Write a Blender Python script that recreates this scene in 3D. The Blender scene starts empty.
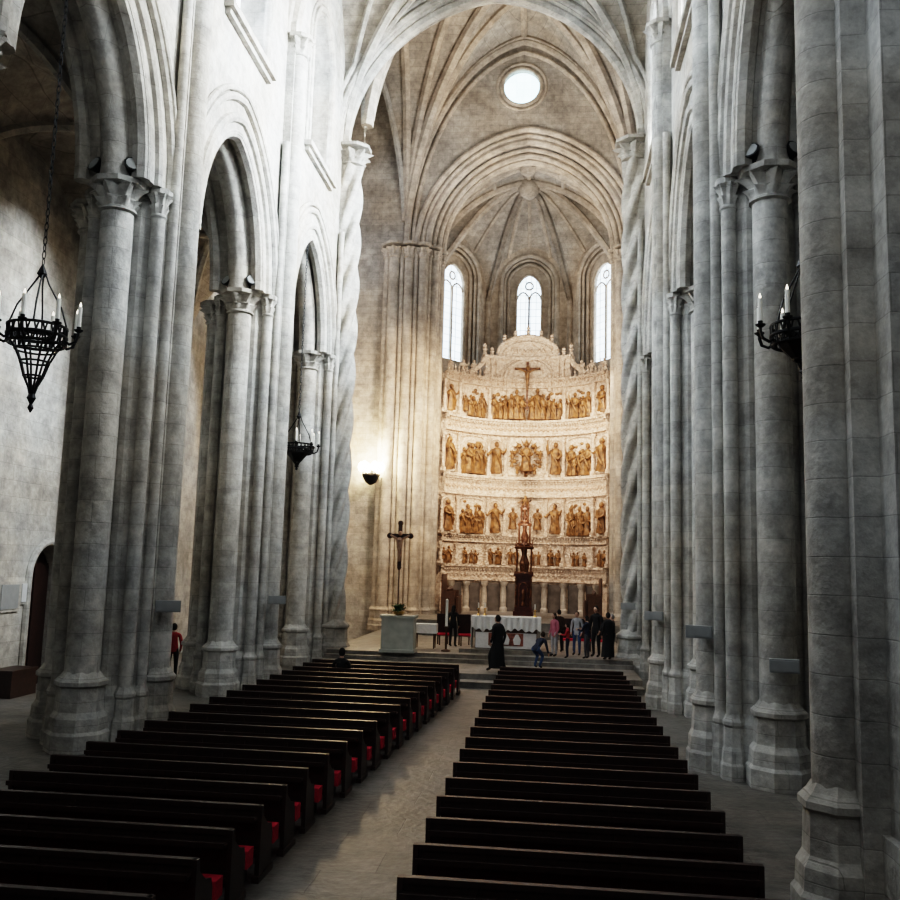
import bpy, math, random
from mathutils import Vector, Matrix
random.seed(7)
sin,cos,pi,sqrt=math.sin,math.cos,math.pi,math.sqrt
COL=bpy.context.scene.collection

# ------------------------------------------------------------ materials
def newmat(name):
    m=bpy.data.materials.new(name); m.use_nodes=True
    nt=m.node_tree; b=nt.nodes["Principled BSDF"]
    return m,nt,b
def plain(name,col,rough=.6,metal=0,var=.25,scale=6,bump=.0,emit=0):
    m,nt,b=newmat(name)
    N=nt.nodes; L=nt.links
    tc=N.new("ShaderNodeTexCoord"); no=N.new("ShaderNodeTexNoise"); no.inputs["Scale"].default_value=scale; no.inputs["Detail"].default_value=4
    L.new(tc.outputs["Object"],no.inputs["Vector"])
    cr=N.new("ShaderNodeValToRGB")
    cr.color_ramp.elements[0].position=.3; cr.color_ramp.elements[1].position=.7
    cr.color_ramp.elements[0].color=(*[c*(1-var) for c in col],1); cr.color_ramp.elements[1].color=(*[min(1,c*(1+var)) for c in col],1)
    L.new(no.outputs["Fac"],cr.inputs["Fac"]); L.new(cr.outputs["Color"],b.inputs["Base Color"])
    b.inputs["Roughness"].default_value=rough; b.inputs["Metallic"].default_value=metal
    if bump:
        bp=N.new("ShaderNodeBump"); bp.inputs["Strength"].default_value=bump; bp.inputs["Distance"].default_value=.05
        L.new(no.outputs["Fac"],bp.inputs["Height"]); L.new(bp.outputs["Normal"],b.inputs["Normal"])
    if emit:
        b.inputs["Emission Color"].default_value=(*col,1); b.inputs["Emission Strength"].default_value=emit
    return m
def stone(name,c1,c2,mortar,bw=1.1,rh=.48,floor=False,rough=.85,stain=.85,tint=(1.0,.93,.85)):
    m,nt,b=newmat(name); N=nt.nodes; L=nt.links
    g=N.new("ShaderNodeNewGeometry"); s=N.new("ShaderNodeSeparateXYZ"); L.new(g.outputs["Position"],s.inputs[0])
    cb=N.new("ShaderNodeCombineXYZ")
    if floor:
        L.new(s.outputs["X"],cb.inputs["X"]); L.new(s.outputs["Y"],cb.inputs["Y"])
    else:
        ad=N.new("ShaderNodeMath"); ad.operation='ADD'; L.new(s.outputs["X"],ad.inputs[0]); L.new(s.outputs["Y"],ad.inputs[1])
        L.new(ad.outputs[0],cb.inputs["X"]); L.new(s.outputs["Z"],cb.inputs["Y"])
    nd=N.new("ShaderNodeTexNoise"); nd.inputs["Scale"].default_value=1.3; L.new(g.outputs["Position"],nd.inputs["Vector"])
    mv=N.new("ShaderNodeMix"); mv.data_type='RGBA'; mv.blend_type='LINEAR_LIGHT'; mv.inputs["Factor"].default_value=.03
    L.new(cb.outputs[0],mv.inputs["A"]); L.new(nd.outputs["Color"],mv.inputs["B"])
    br=N.new("ShaderNodeTexBrick"); L.new(mv.outputs["Result"],br.inputs["Vector"])
    br.inputs["Scale"].default_value=1; br.inputs["Brick Width"].default_value=bw; br.inputs["Row Height"].default_value=rh
    br.inputs["Mortar Size"].default_value=.011; br.inputs["Mortar Smooth"].default_value=.8
    br.inputs["Color1"].default_value=(*c1,1); br.inputs["Color2"].default_value=(*c2,1); br.inputs["Mortar"].default_value=(*mortar,1)
    def mul(a,fac_node,lo,hi,p0=.32,p1=.68,f=1.0):
        r=N.new("ShaderNodeValToRGB"); r.color_ramp.elements[0].position=p0; r.color_ramp.elements[1].position=p1
        r.color_ramp.elements[0].color=(*lo,1); r.color_ramp.elements[1].color=(*hi,1); L.new(fac_node.outputs["Fac"],r.inputs["Fac"])
        mx=N.new("ShaderNodeMix"); mx.data_type='RGBA'; mx.blend_type='MULTIPLY'; mx.inputs["Factor"].default_value=f
        L.new(a,mx.inputs["A"]); L.new(r.outputs["Color"],mx.inputs["B"]); return mx.outputs["Result"]
    n1=N.new("ShaderNodeTexNoise"); n1.inputs["Scale"].default_value=.45; n1.inputs["Detail"].default_value=9; n1.inputs["Roughness"].default_value=.68
    L.new(g.outputs["Position"],n1.inputs["Vector"])
    n3=N.new("ShaderNodeTexNoise"); n3.inputs["Scale"].default_value=2.6; n3.inputs["Detail"].default_value=7; n3.inputs["Roughness"].default_value=.72
    L.new(g.outputs["Position"],n3.inputs["Vector"])
    k=1-stain*.5
    o1=mul(br.outputs["Color"],n1,(k*.98,k*.98,k*.98),(1.1,1.1,1.1))
    o2=mul(o1,n3,(.66,.66,.66),(1.15,1.15,1.14),.36,.64)
    nt2=N.new("ShaderNodeTexNoise"); nt2.inputs["Scale"].default_value=.22; nt2.inputs["Detail"].default_value=4; L.new(g.outputs["Position"],nt2.inputs["Vector"])
    o3=mul(o2,nt2,tint,(1,1,1.0),.42,.58)
    L.new(o3,b.inputs["Base Color"])
    n2=N.new("ShaderNodeTexNoise"); n2.inputs["Scale"].default_value=7; n2.inputs["Detail"].default_value=6; L.new(g.outputs["Position"],n2.inputs["Vector"])
    b1=N.new("ShaderNodeBump"); b1.inputs["Strength"].default_value=.45; b1.inputs["Distance"].default_value=.06; L.new(n2.outputs["Fac"],b1.inputs["Height"])
    b2=N.new("ShaderNodeBump"); b2.invert=True; b2.inputs["Strength"].default_value=.3; b2.inputs["Distance"].default_value=.03
    L.new(br.outputs["Fac"],b2.inputs["Height"]); L.new(b1.outputs["Normal"],b2.inputs["Normal"]); L.new(b2.outputs["Normal"],b.inputs["Normal"])
    b.inputs["Roughness"].default_value=rough
    return m
STONE=stone("ashlar_granite",(.53,.52,.49),(.45,.443,.42),(.355,.35,.33))
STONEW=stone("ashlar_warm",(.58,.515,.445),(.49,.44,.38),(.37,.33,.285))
VAULT=stone("vault_stone",(.49,.455,.41),(.41,.38,.34),(.28,.255,.225),bw=.9,rh=.35)
FLOOR=stone("floor_slabs",(.17,.16,.147),(.13,.125,.115),(.085,.08,.074),bw=1.5,rh=.9,floor=True,rough=.5)
PLAT=stone("platform_slabs",(.27,.25,.225),(.22,.205,.185),(.14,.13,.115),bw=1.2,rh=.7,floor=True,rough=.5)
WOOD=plain("dark_walnut",(.028,.012,.009),.42,var=.4,scale=12)
WOODB=plain("stall_oak",(.07,.032,.016),.45,var=.35,scale=9)
RED=plain("red_velvet",(.50,.012,.045),.9,var=.15,scale=30)
IRON=plain("wrought_iron",(.012,.012,.013),.5,.6,var=.2)
CANDLE=plain("ivory_wax",(.85,.83,.76),.5,var=.03)
FLAME=plain("candle_bulb",(1,.9,.75),.4,var=.02,emit=2.0)
GLOW=plain("lit_bulb",(1,.80,.5),.4,var=.02,emit=60)
GREYP=plain("grey_plastic",(.27,.275,.27),.5,var=.08)
WHITEP=plain("white_plastic",(.6,.6,.6),.5,var=.05)
CLOTH=plain("white_linen",(.72,.69,.66),.9,var=.06,scale=14,bump=.3)
MARBLE=plain("pale_grey_marble",(.40,.41,.37),.4,var=.15,scale=3)
LEAF=plain("green_leaf",(.06,.12,.04),.6,var=.4,scale=20)
BRASS=plain("aged_brass",(.45,.28,.09),.35,.8,var=.2)
GOLD=plain("gilded_wood",(.19,.095,.036),.5,.2,var=.65,scale=4.5,bump=.8)
GOLDD=plain("dark_gilt",(.10,.04,.018),.45,.25,var=.6,scale=6,bump=.6)
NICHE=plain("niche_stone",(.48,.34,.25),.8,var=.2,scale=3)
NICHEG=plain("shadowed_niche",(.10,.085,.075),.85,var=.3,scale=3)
def carved():
    m,nt,b=newmat("carved_limestone"); N=nt.nodes; L=nt.links
    tc=N.new("ShaderNodeTexCoord"); v=N.new("ShaderNodeTexVoronoi"); v.inputs["Scale"].default_value=7
    n=N.new("ShaderNodeTexNoise"); n.inputs["Scale"].default_value=5; n.inputs["Detail"].default_value=8; n.inputs["Roughness"].default_value=.78
    L.new(tc.outputs["Object"],v.inputs["Vector"]); L.new(tc.outputs["Object"],n.inputs["Vector"])
    r=N.new("ShaderNodeValToRGB"); r.color_ramp.elements[0].position=.36; r.color_ramp.elements[1].position=.6
    r.color_ramp.elements[0].color=(.36,.24,.165,1); r.color_ramp.elements[1].color=(.74,.61,.49,1)
    L.new(n.outputs["Fac"],r.inputs["Fac"]); L.new(r.outputs["Color"],b.inputs["Base Color"])
    bp=N.new("ShaderNodeBump"); bp.inputs["Strength"].default_value=.7; bp.inputs["Distance"].default_value=.09
    L.new(v.outputs["Distance"],bp.inputs["Height"]); L.new(bp.outputs["Normal"],b.inputs["Normal"]); b.inputs["Roughness"].default_value=.75
    return m
CARV=carved()
def glass(name,col,st,bw=.28,rh=.4,axis="Y",ms=.012,mk=.18):
    m,nt,b=newmat(name); N=nt.nodes; L=nt.links
    g=N.new("ShaderNodeNewGeometry"); s=N.new("ShaderNodeSeparateXYZ"); L.new(g.outputs["Position"],s.inputs[0])
    cb=N.new("ShaderNodeCombineXYZ"); L.new(s.outputs[axis],cb.inputs["X"]); L.new(s.outputs["Z"],cb.inputs["Y"])
    br=N.new("ShaderNodeTexBrick"); br.offset=0; L.new(cb.outputs[0],br.inputs["Vector"]); br.inputs["Scale"].default_value=1
    br.inputs["Brick Width"].default_value=bw; br.inputs["Row Height"].default_value=rh; br.inputs["Mortar Size"].default_value=ms
    br.inputs["Color1"].default_value=(*col,1); br.inputs["Color2"].default_value=(*[c*.75 for c in col],1); br.inputs["Mortar"].default_value=(*[c*mk for c in col],1)
    L.new(br.outputs["Color"],b.inputs["Emission Color"]); b.inputs["Emission Strength"].default_value=st
    b.inputs["Base Color"].default_value=(.1,.1,.1,1); b.inputs["Roughness"].default_value=.3
    return m
GLASSN=glass("leaded_glass",(.8,.9,1),9)
GLASSA=glass("apse_glass",(.68,.85,1),4.6,.36,.5,"X",.022)
GLASSR=glass("round_glass",(.55,.88,1),6,.45,.45,"X",.008,.5)

# ------------------------------------------------------------ mesh builder
class MB:
    def __init__(s): s.v=[]; s.f=[]; s.m=[]
    def add(s,vs,fs,mi=0):
        o=len(s.v); s.v+= [tuple(p) for p in vs]
        for f in fs: s.f.append(tuple(i+o for i in f)); s.m.append(mi)
    def box(s,c,d,mi=0,rz=0,taper=1):
        x,y,z=[q/2 for q in d]; vs=[]
        for k,(a,b_,e) in enumerate([(-1,-1,-1),(1,-1,-1),(1,1,-1),(-1,1,-1),(-1,-1,1),(1,-1,1),(1,1,1),(-1,1,1)]):
            t=taper if e>0 else 1
            px,py=a*x*t,b_*y*t
            vs.append((c[0]+px*cos(rz)-py*sin(rz),c[1]+px*sin(rz)+py*cos(rz),c[2]+e*z))
        s.add(vs,[(0,3,2,1),(4,5,6,7),(0,1,5,4),(1,2,6,5),(2,3,7,6),(3,0,4,7)],mi)
    def lathe(s,prof,c=(0,0,0),seg=16,mi=0,ph=0,lobes=0,amp=0,sx=1,sy=1,twist=0):
        vs=[];fs=[];n=len(prof)
        for i,p in enumerate(prof):
            a=p[2] if len(p)>2 else amp
            for j in range(seg):
                t=2*pi*j/seg+ph; r=p[0]*(1+a*cos(lobes*(t-ph)))
                tt=t+twist*p[1]
                vs.append((c[0]+r*cos(tt)*sx,c[1]+r*sin(tt)*sy,c[2]+p[1]))
        for i in range(n-1):
            for j in range(seg):
                k=(j+1)%seg; fs.append((i*seg+j,i*seg+k,(i+1)*seg+k,(i+1)*seg+j))
        fs.append(tuple(range(seg))[::-1]); fs.append(tuple((n-1)*seg+j for j in range(seg)))
        s.add(vs,fs,mi)
    def ball(s,c,r,mi=0,seg=10,rings=6,sx=1,sy=1,sz=1):
        prof=[(max(.001,r*sin(pi*i/rings)),-r*sz*cos(pi*i/rings)) for i in range(rings+1)]
        s.lathe(prof,c,seg,mi,sx=sx,sy=sy)
    def tube(s,pts,r,seg=8,mi=0,closed=False,flat=1,ph=0):
        pts=[Vector(p) for p in pts]; n=len(pts); vs=[];fs=[]
        rr=r if isinstance(r,(list,tuple)) else [r]*n
        up=None
        for i,p in enumerate(pts):
            if closed: t=pts[(i+1)%n]-pts[i-1]
            else: t=pts[min(i+1,n-1)]-pts[max(i-1,0)]
            t.normalize()
            if up is None:
                up=Vector((0,0,1)) if abs(t.z)<.9 else Vector((0,1,0))
            a=up-t*up.dot(t)
            if a.length<1e-4: a=Vector((1,0,0))-t*t.x
            a.normalize(); up=a; b=t.cross(a)
            for j in range(seg):
                w=2*pi*j/seg+ph; vs.append(p+a*cos(w)*rr[i]+b*sin(w)*rr[i]*flat)
        m=n if closed else n-1
        for i in range(m):
            i2=(i+1)%n
            for j in range(seg):
                k=(j+1)%seg; fs.append((i*seg+j,i*seg+k,i2*seg+k,i2*seg+j))
        if not closed:
            fs.append(tuple(range(seg))[::-1]); fs.append(tuple((n-1)*seg+j for j in range(seg)))
        s.add(vs,fs,mi)
    def strip(s,us,lo,hi,a0,a1,mp,mi=0):
        vs=[];fs=[]
        for u in us:
            l,h=lo(u),hi(u)
            if h<l: h=l
            vs+=[mp(u,a0,l),mp(u,a1,l),mp(u,a1,h),mp(u,a0,h)]
        for i in range(len(us)-1):
            for j in range(4):
                k=(j+1)%4; fs.append((i*4+j,i*4+k,i*4+4+k,i*4+4+j))
        fs.append((0,3,2,1)); e=(len(us)-1)*4; fs.append((e,e+1,e+2,e+3)); s.add(vs,fs,mi)
    def obj(s,name,mats,parent=None,smooth=False,loc=(0,0,0),recalc=True,**kw):
        me=bpy.data.meshes.new(name); me.from_pydata(s.v,[],s.f)
        if not isinstance(mats,(list,tuple)): mats=[mats]
        for m in mats: me.materials.append(m)
        me.polygons.foreach_set("material_index",s.m)
        if recalc:
            import bmesh
            bm=bmesh.new(); bm.from_mesh(me); bmesh.ops.recalc_face_normals(bm,faces=bm.faces); bm.to_mesh(me); bm.free()
        if smooth:
            me.polygons.foreach_set("use_smooth",[True]*len(me.polygons))
            try: me.set_sharp_from_angle(angle=math.radians(40))
            except Exception: pass
        me.update()
        o=bpy.data.objects.new(name,me); COL.objects.link(o); o.location=loc
        if parent: o.parent=parent
        for k,v in kw.items(): o[k]=v
        return o
def root(name,loc,label,cat,rz=0,group=None):
    e=bpy.data.objects.new(name,None); COL.objects.link(e); e.empty_display_size=.2; e.location=loc; e.rotation_euler=(0,0,rz)
    e["label"]=label; e["category"]=cat
    if group: e["group"]=group
    return e
def dup(src,loc,rz=None,label=None):
    n=src.copy(); COL.objects.link(n); n.location=loc
    if rz is not None: n.rotation_euler=(0,0,rz)
    if label: n["label"]=label
    for ch in list(src.children):
        c=ch.copy(); COL.objects.link(c); c.parent=n
        for g in list(ch.children):
            d=g.copy(); COL.objects.link(d); d.parent=c
    return n
def struct(o,label=None):
    o["kind"]="structure"
    if label: o["label"]=label
    return o
NT=[0]
def trim(mb,mat,label,smooth=True):
    NT[0]+=1
    return struct(mb.obj("trim_%d"%NT[0],mat,smooth=smooth),label)
NW=[0]
def window(mb,mat,label):
    NW[0]+=1
    return struct(mb.obj("window_%d"%NW[0],mat),label)

def P(t):
    t=min(1,abs(t)); return .9*sqrt(max(0,1-t*t))+.1*(1-t)
def lin(a,b,n): return [a+(b-a)*i/n for i in range(n+1)]
def chop(c,w,n): return [c-w*cos(pi*i/n) for i in range(n+1)]
def archpts(c,w,h,zs,mp,n=28,drop=0):
    pts=[]
    if drop: pts.append(mp(c-w,zs-drop))
    for i in range(n+1):
        u=-cos(pi*i/n); pts.append(mp(c+w*u,zs+h*P(u)))
    if drop: pts.append(mp(c+w,zs-drop))
    return pts

# ------------------------------------------------------------ layout
H=3.6; F=-.55            # eye level / nave floor level
PY=[3.6,12.0,20.4,28.8,37.2]
SPR=12.2; TOPC=21.8
XL,XR=-10.05,4.62
FL,FR=XL+.8,XR-.8
BL,BR=XL-.8,XR+.8
CXN=(FL+FR)/2; HN=(FR-FL)/2
OUTL,OUTR=-16.0,11.0
P1=F+.4; P2=.15

mb=MB(); mb.box((-2.5,28,F-.15),(27.4,68,.3)); struct(mb.obj("floor",FLOOR),"worn dark granite slab floor of the nave")
mb=MB()
mb.box((CXN,34.5,F+.1),(12.0,6.0,.2)); mb.box((CXN,37.5,F+.3),(12.0,10.5,.2)); mb.box((CXN,43,-.08),(12.0,15.1,.16)); mb.box((CXN,43,.07),(12.0,14.4,.16))
mb.box((-1.6,53,.5),(11.0,16.0,.8)); mb.box((-1.6,44.9,.3),(9.0,.5,.4))
trim(mb,PLAT,"stone platform and steps leading up to the altar",False)

# nave walls
def bay_wall(mb,ya,yb,x0,x1,zt):
    ym=(ya+yb)/2; w=2.6; mp=lambda u,a,z:(a,u,z)
    ys=[ya]+chop(ym,w,28)+[yb]
    lo=lambda y:SPR+(3.9*P((y-ym)/w) if abs(y-ym)<=w else 0)
    mb.strip(ys,lo,lambda y:19.2,x0,x1,mp)
    ww=1.55
    mb.strip([ya,ym-ww],lambda y:19.2,lambda y:zt,x0,x1,mp)
    mb.strip([ym+ww,yb],lambda y:19.2,lambda y:zt,x0,x1,mp)
    mb.strip(chop(ym,ww,16),lambda y:23.6+1.9*P((y-ym)/ww),lambda y:zt,x0,x1,mp)
for side,xf,xb,nm in((1,FL,BL,"wall_left"),(-1,FR,BR,"wall_right")):
    mb=MB()
    for i in range(4): bay_wall(mb,PY[i],PY[i+1]+(.6 if i==3 else 0),min(xf,xb),max(xf,xb),29.8)
    struct(mb.obj(nm,STONE),"pale granite nave wall with tall arcade arches and clerestory openings")
    for i in range(4):
        ya,yb=PY[i],PY[i+1]; ym=(ya+yb)/2
        mb=MB()
        f=lambda d:(lambda u,z:(xf+side*d,u,z))
        mb.tube(archpts(ym,2.68,3.98,SPR,f(-.2)),.22,8)
        mb.tube(archpts(ym,3.08,4.35,SPR,f(-.02)),.15,8)
        mb.tube(archpts(ym,3.72,4.95,SPR,f(.02)),.13,8)
        mb.tube(archpts(ym,3.98,5.2,SPR,f(.06)),.09,8)
        mb.tube(archpts(ym,2.62,3.85,SPR,lambda u,z:((xf+xb)/2,u,z)),.34,10)
        mb.tube(archpts(ym,2.66,3.95,SPR,lambda u,z:(xb,u,z)),.2,8)
        trim(mb,STONE,"moulded stone archivolts around an arcade arch")
        mb=MB()
        mb.tube(archpts(ym,1.62,1.95,23.6,lambda u,z:(xf+side*.02,u,z),drop=4.4),.12,8)
        mb.tube(archpts(ym,1.9,2.2,23.6,lambda u,z:(xf+side*.02,u,z),drop=4.4),.07,8)
        mb.box((xf+side*.12,ym,19.1),(.34,4.0,.2)); mb.box((xf+side*.06,ym,18.92),(.2,3.8,.16))
        trim(mb,STONE,"stone surround and projecting sill of a clerestory window")
        mb=MB(); xg=xf-side*.95
        mb.strip(chop(ym,1.6,14),lambda y:19.2,lambda y:23.6+1.9*P((y-ym)/1.6),xg-.03,xg+.03,lambda u,a,z:(a,u,z))
        w=window(mb,GLASSN,"bright leaded clerestory window")
        mb=MB()
        for k in(-.8,0,.8): mb.box((xg+side*.12,ym+k,21.6),(.14,.1,5.4))
        for k in range(3): mb.tube(archpts(ym-.8+.8*k-.0,.4,.6,23.3,lambda u,z:(xg+side*.12,u,z)),.05,6)
        trim(mb,STONE,"stone tracery bars of a clerestory window")

# aisle walls
mp=lambda u,a,z:(a,u,z)
mb=MB(); yd=27.6
mb.strip([-2,yd-.95],lambda y:-.7,lambda y:36,OUTL-.8,OUTL,mp)
mb.strip([yd+.95,49.5],lambda y:-.7,lambda y:36,OUTL-.8,OUTL,mp)
mb.strip(chop(yd,.95,12),lambda y:2.9+1.0*P((y-yd)/.95),lambda y:36,OUTL-.8,OUTL,mp)
struct(mb.obj("wall_left_aisle",STONE),"granite side-aisle wall with arched doorway")
mb=MB(); mb.box((OUTL-.55,yd,1.8),(.1,2.0,4.8)); 
for k in(-.5,.5): mb.box((OUTL-.48,yd+k,1.5),(.06,.8,3.6))
struct(mb.obj("door_1",WOOD),"dark timber door inside the aisle arch")
mb=MB(); mb.tube(archpts(yd,1.05,1.1,2.9,lambda u,z:(OUTL+.03,u,z),drop=3.5),.12,8); trim(mb,STONE,"moulded frame of the aisle doorway")
mb=MB(); mb.strip([-2,49.5],lambda y:-.7,lambda y:36,OUTR,OUTR+.8,mp)
struct(mb.obj("wall_right_aisle",STONE),"granite side-aisle wall")

# vaults
def vault(x0,x1,y0,y1,zs,rise,ribs=3,rr=.13,n=28,mat=None,lab="stone rib vault"):
    cx,cy=(x0+x1)/2,(y0+y1)/2; hx,hy=(x1-x0)/2,(y1-y0)/2
    def z(x,y):
        tx,ty=(x-cx)/hx,(y-cy)/hy
        return zs+rise*max(P(tx),P(ty))+.06*rise*max(0,(1-tx*tx))*max(0,(1-ty*ty))
    mb=MB(); xs=chop(cx,hx,n); ys=chop(cy,hy,n); vs=[(x,y,z(x,y)) for y in ys for x in xs]
    fs=[(j*(n+1)+i,j*(n+1)+i+1,(j+1)*(n+1)+i+1,(j+1)*(n+1)+i) for j in range(n) for i in range(n)]
    mb.add(vs,fs); o=mb.obj("ceiling",mat or VAULT,smooth=False,recalc=False); struct(o,lab)
    mb=MB()
    def rib(a,b,r=rr,n=24):
        pts=[]
        for i in range(n+1):
            k=1-cos(pi/2*i/n)
            x=a[0]+(b[0]-a[0])*k; y=a[1]+(b[1]-a[1])*k
            tx=max(-.9995,min(.9995,(x-cx)/hx)); ty=max(-.9995,min(.9995,(y-cy)/hy))
            pts.append((x,y,z(cx+tx*hx,cy+ty*hy)-r*.6))
        mb.tube(pts,r,6)
    for sx in(-1,1):
        for sy in(-1,1):
            c=(cx+sx*hx*.99,cy+sy*hy*.99)
            rib(c,(cx,cy),rr*1.15)
            if ribs in(2,3):
                rib(c,(cx,cy+sy*hy*.5),rr*.8); rib(c,(cx+sx*hx*.5,cy),rr*.8)
            if ribs>3:
                for q in(.42,.97):
                    rib(c,(cx,cy+sy*hy*q),rr); rib(c,(cx+sx*hx*q,cy),rr)
    if ribs>1:
        for s_ in(-1,1):
            mb.tube([(cx+s_*hx*k,cy,z(cx+s_*hx*k,cy)-.05) for k in lin(0,.98,10)],rr*.8,6)
            mb.tube([(cx,cy+s_*hy*k,z(cx,cy+s_*hy*k)-.05) for k in lin(0,.98,10)],rr*.8,6)
        mb.ball((cx,cy,z(cx,cy)-.15),.4,sz=.6)
        if ribs>3:
            for s_ in(-1,1):
                mb.ball((cx,cy+s_*hy*.42,z(cx,cy+s_*hy*.42)-.2),.5,sz=.8); mb.ball((cx+s_*hx*.42,cy,z(cx+s_*hx*.42,cy)-.2),.5,sz=.8)
            pts=[]
            for a,b in((.42,0),(0,.42),(-.42,0),(0,-.42),(.42,0)): pts.append((a,b))
            for (a0,b0),(a1,b1) in zip(pts,pts[1:]):
                mb.tube([(cx+(a0+(a1-a0)*k)*hx,cy+(b0+(b1-b0)*k)*hy,z(cx+(a0+(a1-a0)*k)*hx,cy+(b0+(b1-b0)*k)*hy)-.08) for k in lin(0,1,8)],rr*.85,6)
    trim(mb,STONEW if ribs>3 else STONE,"carved stone ribs under the vault")
for i in range(4):
    vault(FL-.05,FR+.05,PY[i],PY[i+1],TOPC,7.9,2,.17)
for i in range(4):
    vault(OUTL,BL+.05,PY[i],PY[i+1],SPR,3.9,1,.14,n=18,lab="stone rib vault of the side aisle")
    vault(BR-.05,OUTR,PY[i],PY[i+1],SPR,3.9,1,.14,n=12,lab="stone rib vault of the side aisle")
vault(-8.5,4.9,37.9,49.5,TOPC,12.6,4,.25,n=40,lab="high star-ribbed crossing vault")
vault(OUTL,-8.5,37.9,49.5,TOPC,12.6,1,.16,n=24,lab="transept vault")
vault(4.9,OUTR,37.9,49.5,TOPC,12.6,1,.16,n=24,lab="transept vault")

# transverse arches across the nave
HA=HN+.1
for yy,full in((PY[1],0),(PY[2],0),(PY[3],0),(PY[4],1)):
    mb=MB()
    if full:
        mb.strip(chop(CXN,HA,36),lambda x:TOPC+7.2*P((x-CXN)/HA),lambda x:36,yy-.5,yy+.7,lambda u,a,z:(u,a,z))
        mb.strip([FL-1.6,CXN-HA],lambda x:TOPC,lambda x:36,yy-.5,yy+.7,lambda u,a,z:(u,a,z)); mb.strip([CXN+HA,FR+1.6],lambda x:TOPC,lambda x:36,yy-.5,yy+.7,lambda u,a,z:(u,a,z))
        for w,h,d,r in((HA-.1,7.1,0,.26),(HA+.2,7.4,-.48,.17),(HA+.45,7.7,-.6,.12),(HA+.05,7.2,.4,.2)):
            mb.tube(archpts(CXN,w,h,TOPC,lambda u,z:(u,yy+d,z),n=40),r,8)
        trim(mb,STONE,"wide moulded crossing arch")
    else:
        mb.tube(archpts(CXN,HA-.1,7.5,TOPC,lambda u,z:(u,yy,z),n=40),.32,8); mb.tube(archpts(CXN,HA,7.6,TOPC,lambda u,z:(u,yy-.35,z),n=40),.18,8); mb.tube(archpts(CXN,HA,7.6,TOPC,lambda u,z:(u,yy+.35,z),n=40),.18,8)
        trim(mb,STONE,"transverse rib arch spanning the nave")

# ------------------------------------------------------------ piers
def base_prof(r,h=1.35):
    return [(r*1.8,0),(r*1.8,h*.22),(r*1.65,h*.26),(r*1.6,h*.42),(r*1.38,h*.5),(r*1.32,h*.8),(r*1.5,h*.83),(r*1.5,h*.88),(r*1.2,h*.94),(r*1.02,h)]
def capital(mb,c,r,zt,h=.75):
    z=zt-h
    mb.lathe([(r*1.0,0),(r*1.18,.04),(r*1.18,.09),(r*1.02,.12)],(c[0],c[1],z),16)
    mb.lathe([(r*1.02,.1,0),(r*1.15,.22,.12),(r*1.3,.3,.2),(r*1.1,.34,.05),(r*1.3,.45,.14),(r*1.64,.57,.24),(r*1.3,.6,0)],(c[0],c[1],z),32,lobes=8)
    mb.lathe([(r*1.45,h-.16),(r*1.75,h-.12),(r*1.8,h),(r*1.6,h+.02)],(c[0],c[1],z),8,ph=pi/8)
SP_,TP_=SPR-F,TOPC-F
def build_pier(spiral=False,plainp=False):
    rt=root("clustered_pier",(0,0,0),"tall clustered granite pier with engaged shafts on stepped bases","column",group="nave piers")
    mb=MB()
    if plainp:
        mb.box((-.15,0,SP_/2),(1.9,2.1,SP_)); mb.box((-.15,0,.6),(2.1,2.3,1.2)); mb.box((.83,0,11.5),(.56,1.1,22.6))
    else:
        mb.lathe([(1.24,0),(1.24,1.1),(1.12,1.3),(1.12,SP_-.6),(1.12,SP_+.02)],seg=8,ph=pi/8)
        mb.box((.83,0,11.5),(.5,.75,22.6)) 
    mb.obj("core",STONE,rt)
    shafts=[]
    def sh(x,y,r,zt,h=1.65): shafts.append((x,y,r,zt,h))
    if not spiral: sh(1.18 if plainp else 1.1,0,.34 if plainp else .3,TP_)
    sh(0,-1.32,.37,SP_); sh(0,1.32,.37,SP_); sh(-1.25,0,.34,SP_)
    if not plainp:
        for a,b in((1,1),(1,-1),(-1,1),(-1,-1)):
            sh(a*.78,b*.86,.16,SP_,1.3); sh(a*.98,b*.5,.12,SP_ if a<0 else 19,1.3)
    for x,y,r,zt,h in shafts:
        m2=MB(); m2.lathe([(r,h-.05),(r,zt-.7)],(x,y,0),16); m2.obj("shaft",STONE,rt,smooth=True)
        m2=MB(); m2.lathe(base_prof(r,h),(x,y,0),8,ph=pi/8); m2.obj("base",STONE,rt)
        if r>.25 or zt==SP_:
            m2=MB(); capital(m2,(x,y),r,zt,.75 if r>.25 else .7); m2.obj("capital",STONE,rt,smooth=True)
    if spiral:
        m2=MB(); pr=[(.43,1.6+ (TP_-.8-1.6)*i/190) for i in range(191)]
        m2.lathe(pr,(1.2,0,0),60,lobes=4,amp=.23,twist=.8); m2.obj("shaft",STONE,rt,smooth=True,label="spiral twisted shaft")
        m2=MB(); m2.lathe(base_prof(.48,1.8),(1.2,0,0),8,ph=pi/8); m2.obj("base",STONE,rt)
        m2=MB(); capital(m2,(1.2,0),.47,TP_,.9); m2.obj("capital",STONE,rt,smooth=True)
    return rt
pA=build_pier(); pA.location=(XL,PY[1],F)
for y in PY[2:4]: dup(pA,(XL,y,F),0)
pP=build_pier(plainp=True); pP.location=(XR+.16,PY[1]-.1,F); pP.rotation_euler=(0,0,pi); pP["label"]="broad plain granite pier with one tall round shaft"
for y in PY[2:4]: dup(pA,(XR,y,F),pi)
pS=build_pier(True); pS.location=(XL,PY[4],F); pS["label"]="crossing pier with a rope-twisted spiral shaft facing the nave"
dup(pS,(XR,PY[4],F),pi)

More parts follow.
